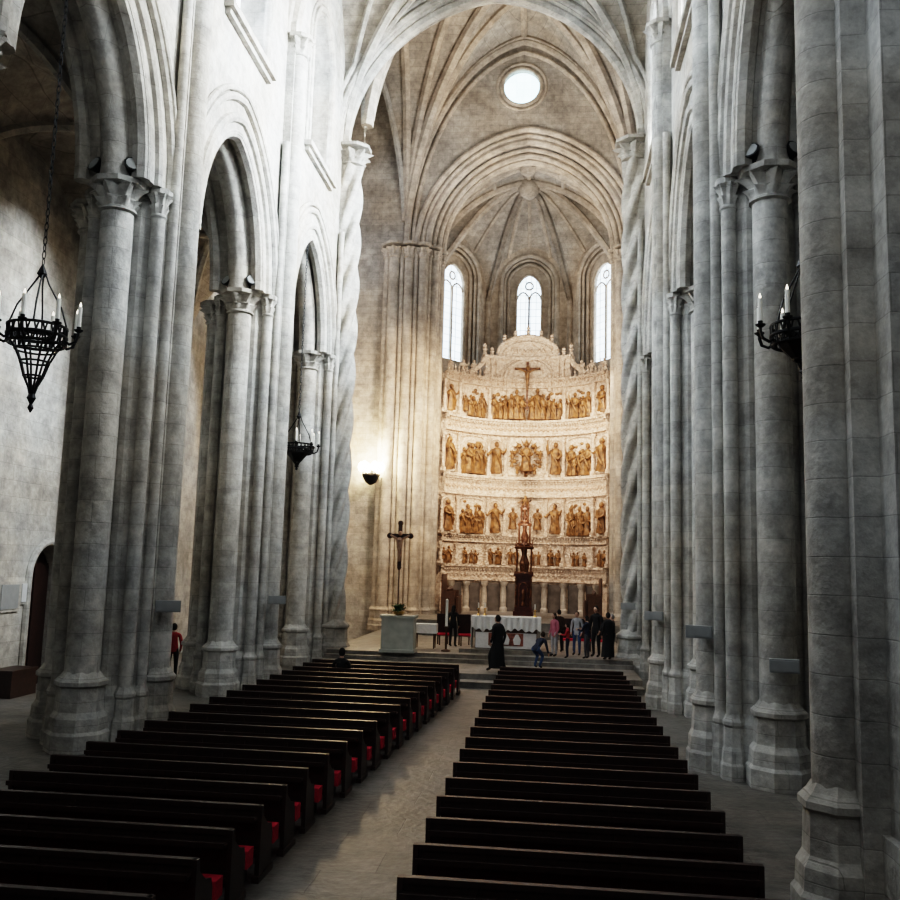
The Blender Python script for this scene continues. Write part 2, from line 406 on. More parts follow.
# ------------------------------------------------------------ chancel
CC=-1.45; YE=49.5
mb=MB(); mp=lambda u,a,z:(u,a,z)
WX,WZ,WR=-1.9,31.4,1.12; AH=6.2
ztop=36
mb.strip([OUTL,CC-5.6],lambda x:-.7,lambda x:ztop,YE,YE+1.2,mp)
mb.strip([CC+5.6,OUTR],lambda x:-.7,lambda x:ztop,YE,YE+1.2,mp)
A=lambda x:TOPC+AH*P((x-CC)/5.6)
mb.strip([x for x in chop(CC,5.6,48) if x<WX-WR]+[WX-WR],A,lambda x:ztop,YE,YE+1.2,mp)
mb.strip([WX+WR]+[x for x in chop(CC,5.6,48) if x>WX+WR],A,lambda x:ztop,YE,YE+1.2,mp)
cs=chop(WX,WR,20)
q=lambda x:sqrt(max(0,WR*WR-(x-WX)**2))
mb.strip(cs,A,lambda x:WZ-q(x),YE,YE+1.2,mp); mb.strip(cs,lambda x:WZ+q(x),lambda x:ztop,YE,YE+1.2,mp)
struct(mb.obj("wall_front",VAULT),"stone wall over the chancel arch with a round window")
mb=MB()
for r,rr,d in((WR+.02,.12,0),(WR+.3,.09,-.02)): mb.tube([(WX+r*cos(t),YE+d,WZ+r*sin(t)) for t in lin(0,2*pi*31/32,31)],rr,8,closed=True)
for w,h,d,r in((6.55,12.3,-.2,.2),(6.2,11.7,-.05,.14)): mb.tube(archpts(-1.8,w,h,TOPC,lambda u,z:(u,YE+d,z),n=40),r,8)
trim(mb,STONEW,"moulded ring and wall arch around the round window")
mb=MB(); mb.lathe([(WR+.05,-.02),(WR+.05,.02)],(0,0,0),32); 
mb.v=[(WX+x,YE+.5+z,WZ+y) for x,y,z in mb.v]; window(mb,GLASSR,"round window with pale blue daylight")
for i,(w,h,d,r) in enumerate(((6.3,6.9,-.15,.17),(6.0,6.55,-.05,.12),(5.7,6.25,.1,.2),(5.4,5.95,.45,.13),(5.15,5.7,.75,.17),(4.95,5.5,1.1,.2))):
    mb=MB(); mb.tube(archpts(CC,w,h,TOPC,lambda u,z:(u,YE+d,z),n=40),r,8); trim(mb,STONEW,"roll-moulded order of the chancel arch")
for s_ in(-1,1):
    rt=root("clustered_pier",(CC+s_*6.2,YE,0),"warm-lit bundle of slender shafts carrying the chancel arch","column",group="chancel piers")
    mb=MB(); mb.box((s_*.55,.1,TOPC/2),(2.3,.9,TOPC)); mb.box((-s_*.55,1.0,TOPC/2),(1.0,1.2,TOPC)); mb.obj("core",STONEW,rt)
    for x,y,r in((1.7,-.35,.24),(1.3,-.6,.3),(.85,-.55,.14),(.45,-.55,.26),(.05,-.5,.13),(-.32,-.35,.26),(-.64,-.02,.13),(-.92,.22,.24),(-1.1,.6,.12),(-1.2,.95,.22)):
        m2=MB(); m2.lathe([(r,1),(r,TOPC-.6)],(s_*x,y,0),14); m2.obj("shaft",STONEW,rt,smooth=True)
        m2=MB(); m2.lathe(base_prof(r,1.3),(s_*x,y,0),8); m2.obj("base",STONEW,rt)
        m2=MB(); capital(m2,(s_*x,y),r,TOPC,.9); m2.obj("capital",STONEW,rt,smooth=True)
AC=(CC-.12,54.8); AP=5.9
RAP=AP/cos(math.radians(26))
hw=RAP*sin(math.radians(78)); yj=AC[1]+RAP*cos(math.radians(78))
mb=MB(); mb.box((AC[0]-hw-.3,(YE+yj)/2,14),(.6,yj-YE,28)); struct(mb.obj("wall_chancel_left",STONEW),"chancel side wall")
mb=MB(); mb.box((AC[0]+hw+.3,(YE+yj)/2,14),(.6,yj-YE,28)); struct(mb.obj("wall_chancel_right",STONEW),"chancel side wall")
BZ=6.6
mb=MB(); n=28; xs=chop(AC[0],hw,n)
ys=[YE+1.0,53,yj]; vs=[(x,y,TOPC+BZ*P((x-AC[0])/hw)) for y in ys for x in xs]
mb.add(vs,[(j*(n+1)+i,j*(n+1)+i+1,(j+1)*(n+1)+i+1,(j+1)*(n+1)+i) for j in range(2) for i in range(n)])
struct(mb.obj("ceiling",VAULT,recalc=False),"chancel barrel vault")
mb=MB()
for yy,r in((51.6,.2),(53.4,.2),(55.6,.26)): mb.tube(archpts(AC[0],hw-.1,6.45,TOPC,lambda u,z:(u,yy,z),n=36),r,8)
for s_ in(-1,1):
    for t_ in(-1,1):
        for kk in(1,.55):
            mb.tube([(AC[0]+s_*hw*k,53.4+t_*2.2*k*kk,TOPC+6.5*P(k)) for k in chop(.5,.5,20)],.16,6)
    mb.tube([(AC[0]+s_*hw*k,53.4,TOPC+6.5*P(k)) for k in chop(.5,.5,20)],.1,6)
for dx in(-2.2,0,2.2): mb.tube([(AC[0]+dx,50.6,TOPC+6.55*P(dx/hw)),(AC[0]+dx,56,TOPC+6.55*P(dx/hw))],.16,6)
mb.ball((AC[0],53.4,TOPC+6.3),.55,sz=.7); mb.ball((AC[0],51.6,TOPC+6.15),.55,sz=.8); mb.ball((AC[0],55.8,TOPC+6.1),.7,sz=1.0)
for dx in(-2.2,2.2): mb.ball((AC[0]+dx,53.4,TOPC+6.4*P(dx/hw)),.4,sz=.6)
trim(mb,STONEW,"carved ribs and bosses of the chancel vault")
boss=Vector((AC[0],56.16,TOPC+BZ))
pw=AP*math.tan(math.radians(26))
vaultmb=MB(); ribmb=MB()
for ai,ang_ in enumerate((-52,0,52)):
    a=math.radians(ang_); nrm=Vector((sin(a),cos(a),0)); tg=Vector((cos(a),-sin(a),0)); c=Vector((AC[0],AC[1],0))+nrm*AP
    mp2=lambda u,a_,z:tuple(c+tg*u+nrm*a_+Vector((0,0,z)))
    ww=.85 if ang_==0 else 1.05; rw=1.95 if ang_==0 else 2.05
    zt=lambda u:TOPC+4.0*P(u/pw)
    mb=MB(); D=.9
    mb.strip([-pw-.2,-rw],lambda u:0,lambda u:29,0,D,mp2); mb.strip([rw,pw+.2],lambda u:0,lambda u:29,0,D,mp2)
    mb.strip(chop(0,rw,20),lambda u:23.2+1.9*P(u/rw),lambda u:29,0,D,mp2)
    mb.strip([-rw,rw],lambda u:0,lambda u:15.5,0,D,mp2)
    mb.strip([-rw,-ww],lambda u:15.5,lambda u:26,.55,D,mp2); mb.strip([ww,rw],lambda u:15.5,lambda u:26,.55,D,mp2)
    mb.strip(chop(0,ww,12),lambda u:22.6+1.3*P(u/ww),lambda u:26,.55,D,mp2); mb.strip([-ww,ww],lambda u:15.5,lambda u:17.3,.55,D,mp2)
    struct(mb.obj("wall_apse_%s"%["left","centre","right"][ai],STONEW),"apse wall bay with a recessed lancet window")
    mb=MB(); mb.strip(chop(0,ww,12),lambda u:17.3,lambda u:22.6+1.3*P(u/ww),.75,.8,mp2); window(mb,GLASSA,"tall bright lancet window of the apse")
    mb=MB(); mpa=lambda d:(lambda u,z:mp2(u,d,z))
    for w,h,z0,d,r,dr in((rw,1.95,23.2,0,.17,7.5),(rw-.25,1.7,23.2,.2,.1,7.5),(rw-.5,1.45,23.2,.4,.12,7.5),(ww+.05,1.35,22.6,.55,.09,5.2)):
        mb.tube(archpts(0,w,h,z0,mpa(d),n=20,drop=dr),r,8)
    mb.box(mp2(0,.66,19.9),(.14,.12,5.0),rz=-a); 
    q2=ww/2
    mb.tube(archpts(-q2,q2-.04,.5,22.2,mpa(.66),n=10),.06,6); mb.tube(archpts(q2,q2-.04,.5,22.2,mpa(.66),n=10),.06,6)
    mb.tube([mp2(.27*cos(t),.66,23.15+.27*sin(t)) for t in lin(0,5.9,12)],.06,6,closed=True)
    for k in(-pw,pw): mb.tube([mp2(k*.98,-.12,5),mp2(k*.98,-.12,TOPC)],.18,8)
    trim(mb,STONEW,"moulded arch and tracery around an apse window")
    us=chop(0,pw,16); ks=lin(0,1,10); rows=[]
    for k in ks:
        for u in us:
            p=c+tg*u; e=Vector((p.x,p.y,zt(u))); q_=e.lerp(boss,k); q_.z=e.z+(boss.z-e.z)*sin(k*pi/2)
            rows.append(tuple(q_))
    m=len(us); vaultmb.add(rows,[(j*m+i,j*m+i+1,(j+1)*m+i+1,(j+1)*m+i) for j in range(len(ks)-1) for i in range(m-1)])
    for u in(-pw,-pw*.5,0,pw*.5,pw):
        p=c+tg*u; e=Vector((p.x,p.y,zt(u) if abs(u)<pw*.9 else TOPC)); pts=[]
        for k in lin(0,1,14):
            q_=e.lerp(boss,k); q_.z=e.z+(boss.z-e.z)*sin(k*pi/2)-.1; pts.append(q_)
        ribmb.tube(pts,.22 if abs(u)>pw*.9 else .13,6)
for s_ in(-1,1):
    a=math.radians(78)*s_; e=Vector((AC[0]+RAP*sin(a),AC[1]+RAP*cos(a),TOPC)); vs=[]; ks=lin(0,1,20)
    for k in ks:
        kk=1-cos(k*pi/2)
        vs.append((AC[0]+s_*hw*(1-kk),yj,TOPC+BZ*P(1-kk)))
        q_=e.lerp(boss,kk); q_.z=e.z+(boss.z-e.z)*sin(kk*pi/2); vs.append(tuple(q_))
    vaultmb.add(vs,[(2*i,2*i+1,2*i+3,2*i+2) for i in range(20)])
struct(vaultmb.obj("ceiling",VAULT,recalc=False),"fan-shaped apse vault")
trim(ribmb,STONEW,"ribs of the apse vault meeting at a boss")

# ------------------------------------------------------------ retable
RC=(CC,50.6); R=5.5; Z0=.9
ret=root("altarpiece",(RC[0],RC[1],Z0),"huge curved carved limestone altarpiece with tiers of gilded reliefs","altarpiece")
def rp(a,r,z): return (r*sin(a),r*cos(a),z-Z0)
def band(mb,r0,r1,z0,z1,a0=-1.1,a1=1.1,n=40,mi=0):
    mb.strip(lin(a0,a1,n),lambda u:z0-Z0,lambda u:z1-Z0,r0,r1,lambda u,a,z:(a*sin(u),a*cos(u),z),mi)
AM=1.08
mb=MB(); band(mb,R,R+.4,Z0,15.2,-AM,AM); mb.obj("body",CARV,ret)
for z0,z1,pr in((2.75,3.7,.3),(5.05,5.5,.28),(7.9,9.15,.38),(11.75,12.7,.38),(14.8,15.35,.35)):
    mb=MB(); hgt=z1-z0
    band(mb,R-pr*.5,R+.1,z0,z0+hgt*.1,-AM,AM); band(mb,R-pr*.3,R+.1,z0+hgt*.1,z0+hgt*.76,-AM,AM)
    band(mb,R-pr*.7,R+.1,z0+hgt*.76,z0+hgt*.86,-AM,AM); band(mb,R-pr*.95,R+.1,z0+hgt*.86,z1,-AM,AM)
    for i in range(60):
        a=-AM+.03+(2*AM-.06)*i/59
        mb.box(rp(a,R-pr*.7,z0+hgt*.7),(.07,.1,.08),rz=-a)
    mb.obj("cornice",CARV,ret)
    mb=MB()
    for i in range(38):
        a=-AM+.04+(2*AM-.08)*i/37
        x,y,z=rp(a,R-pr*.35,z0+hgt*.4); rr=.1 if hgt>.6 else .06
        mb.ball((x,y,z),rr,seg=6,rings=4,sz=1.3)
        if hgt>.6:
            for s_ in(-1,1): mb.ball(rp(a+s_*.021,R-pr*.32,z0+hgt*.42),.07,seg=5,rings=4,sz=.7)
    mb.obj("frieze_relief",CARV if hgt<.6 or z0<3 else NICHE,ret,smooth=True)
def figure(var,seed=0):
    mb=MB()
    mb.lathe([(.17,0,.12),(.19,.05,.12),(.15,.25,.14),(.135,.45,.1),(.15,.6,.06),(.165,.74,.03),(.12,.8,0),(.05,.83,0),(.045,.86,0)],seg=18,lobes=6,sy=.75)
    mb.ball((0,-.01,.92),.07,seg=10,rings=8,sz=1.25); mb.ball((0,-.075,.915),.014,seg=6,rings=4)
    mb.ball((0,.02,.94),.078,seg=8,rings=6,sz=1.1)
    def arm(p): mb.tube(p,[.055,.05,.04,.028],8)
    if var==0: arm([(-.14,0,.74),(-.2,-.03,.6),(-.12,-.13,.55),(-.02,-.17,.58)]); arm([(.14,0,.74),(.21,-.03,.6),(.13,-.13,.52),(.03,-.17,.55)])
    if var==1: arm([(-.14,0,.74),(-.24,-.06,.68),(-.26,-.12,.82),(-.24,-.14,.93)]); arm([(.14,0,.74),(.21,-.03,.6),(.15,-.13,.5),(.05,-.17,.5)]); mb.tube([(-.25,-.14,.1),(-.24,-.14,1.08)],.015,6)
    if var==2: arm([(-.14,0,.74),(-.25,-.02,.66),(-.32,-.08,.58),(-.38,-.1,.6)]); arm([(.14,0,.74),(.22,-.06,.65),(.26,-.12,.7),(.3,-.14,.8)])
    mb.tube([(-.16,-.06,.76),(-.05,-.15,.6),(.08,-.15,.4),(.16,-.08,.2)],[.03,.04,.045,.03],6)
    return mb
def place(mb,src,x,y,z,s,rz,sx=1):
    vs=[]
    for p in src.v:
        px,py,pz=p[0]*s*sx,p[1]*s,p[2]*s
        vs.append((x+px*cos(rz)-py*sin(rz),y+px*sin(rz)+py*cos(rz),z+pz))
    o=len(mb.v); mb.v+=vs
    for f,m in zip(src.f,src.m): mb.f.append(tuple(i+o for i in f)); mb.m.append(m)
FIGS=[figure(i,i) for i in range(3)]
rows=[(5.5,2.35),(9.15,2.55),(12.7,2.1),(3.7,1.3)]
rnd=random.Random(3)
def ang(dx): return math.asin(max(-.999,min(.999,dx/R)))
for ri,(z0,h) in enumerate(rows):
    for dx in ([-4.7,-1.9,1.9,4.7] if ri!=2 else [-4.7,4.7]):
        a=ang(dx)
        mpn=lambda u,z:rp(a+u/R,R-.06,z)
        if ri!=3:
            w=.46
            mb=MB(); mb.tube(archpts(0,w,.4,z0+h-.6,mpn,n=10,drop=h-.8),.055,6); mb.lathe([(.36,0),(.42,.1),(.42,.16)],rp(a,R-.15,z0+.02),10,sy=.6)
            for k in range(5): mb.tube([rp(a,R-.07,z0+h-.6),rp(a+.34*cos(pi*(k+1)/6)/R,R-.07,z0+h-.6+.3*sin(pi*(k+1)/6))],.03,5)
            mb.obj("niche_frame",CARV,ret)
            mb=MB(); mb.strip(chop(0,w,8),lambda u:z0+.15-Z0,lambda u:z0+h-.6+.4*P(u/w)-Z0,R-.04,R-.01,lambda u,b,z:(b*sin(a+u/R),b*cos(a+u/R),z)); mb.obj("niche_back",NICHE,ret)
        s=MB(); p=rp(a,R-.24,z0+.14)
        if ri==3:
            for k in(-.26,.24): place(s,FIGS[rnd.randint(0,2)],*rp(a+k/R,R-.18,z0+.05),rnd.uniform(.9,1.05),-a)
        else: place(s,FIGS[rnd.randint(0,2)],*p,h*.78,-a,.92)
        s.obj("statue",GOLD,ret,smooth=True)
    for dx in [-3.35,3.35]+([-1.75,1.75] if ri==2 else [])+([-.9,.9] if ri==3 else []):
        a=ang(dx)
        m=5 if ri!=3 else 3
        k0=.62 if ri!=3 else .4
        if ri==2 and abs(dx)<2: k0=.38; m=3
        s=MB()
        for i in range(m):
            k=-k0+2*k0*i/(m-1)
            hh=h*rnd.choice([.48,.62,.74]); place(s,FIGS[rnd.randint(0,2)],*rp(a+k/R,R-.12-.14*(i%2),z0+.06+(.3 if hh<h*.6 and ri!=3 and i%2==0 else 0)),hh,-a+rnd.uniform(-.5,.5),.8)
        if ri!=3:
            for k in range(4):
                s.ball(rp(a+rnd.uniform(-k0,k0)/R,R-.03,z0+h*rnd.uniform(.72,.86)),.09,seg=6,rings=4,sx=1.5)
        s.obj("relief_group",GOLD,ret,smooth=True)
        if ri<2:
            mb=MB(); mb.tube(archpts(0,.9,.22,z0+h-.3,lambda u,z:rp(a+u/R,R-.05,z),n=10,drop=h-.5),.05,6); mb.obj("niche_frame",CARV,ret)
    for dx in(-5.05,-4.22,-2.42,-1.35,1.35,2.42,4.22,5.05):
        if ri==2 and abs(dx) in(1.35,): continue
        a=ang(dx)*(.99); mb=MB(); x,y,z=rp(a,R-.2,z0)
        mb.box((x,y,z+.12),(.26,.26,.24),rz=-a)
        mb.lathe([(.1,.2,0),(.12,.3,.1),(.085,.4,.1),(.1,h*.5,.1),(.075,h-.3,.1),(.12,h-.22,.1),(.15,h-.06,0)],(x,y,z),12,lobes=4)
        mb.obj("pilaster",CARV,ret,smooth=True)
s=MB(); z0=9.15
place(s,FIGS[0],*rp(0,R-.4,z0+.35),1.8,0)
for i in range(20):
    t=2*pi*i/20; x,z=cos(t),sin(t)
    s.tube([rp(x*.5/R,R-.12,z0+1.3+z*.75),rp(x*1.12/R,R-.1,z0+1.3+z*1.15)],[.05,.02],5)
for i in range(10):
    t=2*pi*i/10+.3; s.ball(rp(.78*cos(t)/R,R-.2,z0+1.25+.88*sin(t)),.14,seg=8,rings=6)
    place(s,FIGS[i%3],*rp(.95*cos(t)/R,R-.16,z0+.9+.85*sin(t)),.55,rnd.uniform(-.5,.5))
s.obj("relief_group",GOLD,ret,smooth=True,label="gilded standing figure in a burst of rays with cherubs")
for dx in(-.8,.8):
    s=MB(); place(s,FIGS[0],*rp(ang(dx),R-.3,5.9),1.3,-ang(dx)); s.obj("statue",GOLD,ret,smooth=True)
s=MB(); place(s,FIGS[2],*rp(0,R-.3,7.0),.95,0,1.3); s.obj("statue",GOLD,ret,smooth=True)
mb=MB(); fa=lambda u,a,z:(a*sin(u/R),a*cos(u/R),z)
mb.strip(lin(-2.75,2.75,14),lambda u:15.2-Z0,lambda u:16.6-Z0,R-.05,R+.35,fa)
mb.strip(lin(-2.9,2.9,14),lambda u:16.6-Z0,lambda u:16.8-Z0,R-.22,R+.35,fa)
mb.strip(chop(0,1.95,18),lambda u:16.8-Z0,lambda u:17.0+1.15*P(u/1.95)-Z0,R-.05,R+.35,fa)
mb.tube(archpts(0,1.95,1.2,17.0,lambda u,z:rp(u/R,R-.1,z),n=18),.12,8)
mb.tube(archpts(0,1.55,.85,16.95,lambda u,z:rp(u/R,R-.1,z),n=18),.06,8)
mb.tube(archpts(0,1.45,1.1,15.5,lambda u,z:rp(u/R,R-.12,z),n=18,drop=.9),.11,8)
mb.tube(archpts(0,1.7,1.3,15.5,lambda u,z:rp(u/R,R-.1,z),n=18,drop=.9),.06,8)
for dx in(-2.35,-2.0,2.0,2.35): mb.lathe([(.1,0),(.08,.3),(.09,.95),(.12,1.25)],rp(dx/R,R-.15,15.35),8)
for k in range(9):
    mb.ball(rp((-1.0+.25*k)/R,R-.1,17.2),.1,seg=6,rings=4,sz=1.4)
for dx,hh,zb in((-2.8,.8,16.8),(2.8,.8,16.8),(-2.3,.6,16.8),(2.3,.6,16.8),(-1.5,.55,17.75),(1.5,.55,17.75),(-.8,.5,18.1),(.8,.5,18.1),(0,.75,18.15)):
    mb.lathe([(.16,0),(.12,.1),(.1,hh*.4),(.16,hh*.5),(.08,hh*.6),(.13,hh*.8),(.02,hh)],rp(dx/R,R+.05,zb),8)
for s_ in(-1,1):
    mb.tube([rp(s_*(2.8+.2*i)/R,R,16.6-1.1*(i/6)**.6) for i in range(7)],[.18,.17,.16,.15,.15,.15,.18],8)
mb.obj("gable",CARV,ret)
s=MB(); y=R-.35
s.box(rp(0,y,14.9),(.15,.1,3.1)); s.box(rp(0,y,16.0),(1.6,.1,.15))
s.obj("cross",GOLDD,ret)
s=MB(); cb=rp(0,y-.12,14.7)
s.tube([(cb[0],cb[1],cb[2]-.1),(cb[0],cb[1]-.02,cb[2]+.3),(cb[0],cb[1],cb[2]+.65),(cb[0],cb[1],cb[2]+1.05),(cb[0],cb[1],cb[2]+1.15)],[.06,.08,.12,.15,.06],10)
for s_ in(-1,1): s.tube([(cb[0]+s_*.09,cb[1],cb[2]+1.07),(cb[0]+s_*.38,cb[1],cb[2]+1.2),(cb[0]+s_*.7,cb[1],cb[2]+1.32)],[.07,.05,.04],8)
s.ball((cb[0]+.03,cb[1]-.05,cb[2]+1.32),.12,sz=1.25)
s.obj("crucified_figure",GOLD,ret,smooth=True)
for dx,hh in((-1.05,1.6),(-.7,1.9),(-.35,1.5),(.35,1.5),(.7,1.95),(1.05,1.6)):
    s=MB(); place(s,FIGS[rnd.randint(0,2)],*rp(dx/R,R-.35,12.75),hh,0,.8); s.obj("statue",GOLD,ret,smooth=True)
for dx in(-4.6,-3.9,-3.3,3.3,3.9,4.6):
    a=ang(dx); s=MB(); place(s,FIGS[rnd.randint(0,2)],*rp(a,R+.05,15.3),1.2-.14*(abs(dx)-2.5),-a); s.obj("statue",CARV,ret,smooth=True)
mb=MB()
for i in range(36):
    a=-AM+.02+(2*AM-.04)*i/35
    if abs(a)>.5: mb.lathe([(.06,0),(.09,.15),(.04,.3),(.07,.4),(.01,.55)],rp(a,R-.1,15.3),6)
mb.obj("cresting",CARV,ret)
for i in range(9):
    a=-.96+1.92*i/8
    if i==4: continue
    mb=MB(); mb.lathe([(.24,0),(.24,.2),(.17,.28),(.19,.9),(.15,1.5),(.22,1.6),(.25,1.8)],rp(a,R-.3,Z0),12); mb.obj("column",STONEW,ret,smooth=True)
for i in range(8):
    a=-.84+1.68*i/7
    mb=MB(); mb.strip([-.5,.5],lambda u:.0,lambda u:1.7,R-.06,R-.01,lambda u,b,z:(b*sin(a+u/R),b*cos(a+u/R),z)); mb.obj("recess",NICHEG,ret)  # flat panels before the body; the recess shade is in their dark colour

# tabernacle throne
tb=root("tabernacle_throne",(CC+.12,50.6,.9),"tall carved red-brown and gilt tabernacle tower","tabernacle")
LAC=plain("dark_red_lacquer",(.06,.012,.008),.4,var=.3)
mb=MB(); mb.box((0,0,.15),(1.1,1.0,.3)); mb.box((0,0,.42),(.95,.85,.24)); mb.box((0,0,1.3),(.72,.65,1.6)); mb.box((0,0,2.15),(.9,.8,.14)); mb.box((0,0,2.29),(1.05,.95,.14)); mb.obj("pedestal",LAC,tb)
mb=MB(); mb.tube(archpts(0,.24,.26,1.6,lambda u,z:(u,-.34,z),n=8,drop=1.0),.035,6); mb.lathe([(.12,.6),(.08,.9),(.12,1.3),(.05,1.5)],(0,-.34,0),8)
for s_ in(-1,1): mb.lathe([(.07,.5),(.05,.7),(.07,1.2),(.05,1.8),(.09,2.1)],(s_*.4,-.34,0),8)
mb.obj("panel",GOLDD,tb)
for zb,wd,hh in((2.36,.46,1.35),(3.95,.34,1.05),(5.2,.22,.7)):
    mb=MB(); mb.lathe([(wd*1.25,0),(wd*1.2,.1)],(0,0,zb),8,ph=pi/8); mb.lathe([(wd*.45,.1,.1),(wd*.6,hh*.4,.15),(wd*.3,hh*.75,.1),(wd*.4,hh,0)],(0,0,zb),12,lobes=5)
    mb.lathe([(wd*1.2,hh),(wd*1.3,hh+.1),(wd*.9,hh+.16),(wd*.6,hh+.24)],(0,0,zb),8,ph=pi/8); mb.obj("tier",GOLDD,tb)
    for k in range(6):
        t=2*pi*k/6+pi/6
        mb=MB(); mb.lathe([(.06,.08),(.045,.2),(.055,hh*.5),(.04,hh-.1),(.06,hh)],(wd*cos(t),wd*sin(t),zb),8); mb.lathe([(.06,hh+.1),(.03,hh+.2),(.05,hh+.26),(.005,hh+.5)],(wd*1.1*cos(t),wd*1.1*sin(t),zb),6); mb.obj("colonnette",GOLDD,tb,smooth=True)
mb=MB(); mb.lathe([(.12,6.1),(.07,6.3),(.09,6.4),(.03,6.6),(.01,6.95)],seg=8); mb.obj("finial",GOLD,tb,smooth=True)

# ------------------------------------------------------------ pews
def pew(loc,L,group,lab="dark wooden church bench with red padded kneeler"):
    rt=root("pew",loc,lab,"bench",group=group)
    mb=MB(); mb.box((0,0,.6),(L-.1,.03,.62)); mb.box((0,0,.92),(L-.04,.085,.06)); mb.box((0,-.01,.36),(L-.08,.05,.07))
    mb.box((0,-.1,.79),(L-.1,.2,.03)); mb.box((0,-.19,.81),(L-.1,.025,.06))
    for k in range(1,int(L/.8)): mb.box((-L/2+k*.8,-.02,.65),(.06,.03,.5))
    mb.obj("backrest",WOOD,rt)
    mb=MB(); mb.box((0,.24,.44),(L-.1,.42,.04)); mb.box((0,.42,.38),(L-.12,.03,.1)); mb.obj("seat",WOOD,rt)
    for s_ in(-1,1):
        mb=MB(); x=s_*(L/2-.03)
        mb.strip([-.05,.03,.06,.25,.42,.47],lambda u:.0,lambda u:{-.05:.95,.03:.95,.06:.8,.25:.66,.42:.62,.47:.5}[u],x-.03,x+.03,lambda u,a,z:(a,u,z))
        mb.box((x,.2,.04),(.1,.62,.08)); mb.obj("bench_end",WOOD,rt)
    mb=MB(); mb.box((0,-.28,.24),(L-.3,.22,.04)); 
    for s_ in(-1,1): mb.box((s_*(L/2-.2),-.19,.12),(.05,.38,.24))
    mb.obj("kneeler",WOOD,rt)
    mb=MB(); mb.box((0,-.28,.37),(L-.1,.24,.22)); mb.obj("kneeler_pad",RED,rt)
    return rt
ROWS=[9.7+1.11*i for i in range(19)]
cxr=(-1.5+2.42)/2
p0=pew((cxr,ROWS[0],F),3.92,"right block of pews","dark wooden church bench seen from behind")
p0["group"]="pews beside the right piers"
for y in ROWS[1:]: dup(p0,(cxr,y,F))
for i,y in enumerate([ROWS[0]-1.11]+ROWS):
    k=max(0,min(1,(y-14)/15.5)); xr=-3.68+.85*k; xl=-7.9+.2*k
    pew(((xl+xr)/2,y+.1,F),xr-xl,"pews beside the left piers","dark wooden church bench with bright red kneeler pad at its end")

# ------------------------------------------------------------ chandeliers
def chandelier(loc,ztop,deep=1.0,arms=8,solid=False):
    rt=root("chandelier",loc,"black wrought-iron ring chandelier with white electric candles on a chain","chandelier",group="iron chandeliers in the arches")
    mb=MB(); Rr=.54
    for z,r,t in((0,Rr,.035),(.18,Rr,.03),(-.16,Rr*.96,.03)): mb.tube([(r*cos(a),r*sin(a),z) for a in lin(0,2*pi*31/32,31)],t,6,closed=True)
    for k in range(22):
        a=2*pi*k/22; mb.tube([(Rr*cos(a),Rr*sin(a),-.16),(Rr*cos(a+.15),Rr*sin(a+.15),.18)],.018,5); mb.tube([(Rr*cos(a+.15),Rr*sin(a+.15),-.16),(Rr*cos(a),Rr*sin(a),.18)],.018,5)
    mb.obj("hoop",IRON,rt,smooth=True)
    mb=MB(); d=deep
    for k in range(8):
        a=2*pi*k/8
        mb.tube([(r*cos(a),r*sin(a),z*d) for r,z in((.5,-.12),(.38,-.3),(.27,-.55),(.18,-.85),(.09,-1.05),(.02,-1.3))],.022,5)
    for z,r in((-.3,.38),(-.55,.27),(-.85,.18)): mb.tube([(r*cos(a),r*sin(a),z*d) for a in lin(0,2*pi*23/24,23)],.022,5,closed=True)
    mb.lathe([(.01,-1.6*d),(.06,-1.5*d),(.03,-1.42*d),(.09,-1.3*d),(.04,-1.15*d)],seg=8)
    if solid: mb.lathe([(.12,-.95*d),(.22,-.8*d),(.36,-.5*d),(.46,-.2*d)],seg=10)
    mb.obj("basket",IRON,rt)
    for k in range(arms):
        a=2*pi*k/arms+.2; c,s_=cos(a),sin(a)
        mb=MB(); mb.tube([(r*c,r*s_,z) for r,z in((.5,-.05),(.62,-.14),(.74,-.08),(.78,.05),(.78,.12))],.03,5)
        mb.lathe([(.03,0),(.085,.04),(.09,.06),(.04,.07),(.045,.12)],(.78*c,.78*s_,.1),8); mb.obj("arm",IRON,rt)
        mb=MB(); mb.lathe([(.04,.0),(.04,.42)],(.78*c,.78*s_,.2),8,mi=0); mb.lathe([(.014,0),(.025,.03),(.004,.1)],(.78*c,.78*s_,.62),8,mi=1); mb.obj("candle",[CANDLE,FLAME],rt)
    mb=MB()
    for k in range(4):
        a=2*pi*k/4+.4; mb.tube([(.54*cos(a),.54*sin(a),.16),(.4*cos(a),.4*sin(a),.6),(.14*cos(a),.14*sin(a),1.05),(.03,0,1.35)],.018,5)
    mb.lathe([(.02,1.15),(.1,1.25),(.06,1.35),(.02,1.45)],seg=8)
    mb.obj("stay",IRON,rt)
    mb=MB(); z=1.42; k=0
    top=ztop-loc[2]
    while z<top:
        ax=(1,0) if k%2 else (0,1)
        mb.tube([(.035*cos(t)*ax[0],.035*cos(t)*ax[1],z+.08+.09*sin(t)) for t in lin(0,2*pi*7/8,7)],.012,4,closed=True); z+=.145; k+=1
    mb.obj("chain",IRON,rt)
    return rt
cx1=chandelier((-10.0,16.2,7.82),15.9,.95,8)
cx2=chandelier((4.38,15.9,7.75),15.9,.5,8,True); cx2["label"]="black wrought-iron ring chandelier with shallow basket and electric candles"
dup(cx2,(4.5,33.0,7.8)); dup(cx2,(-9.5,33.0,7.8))

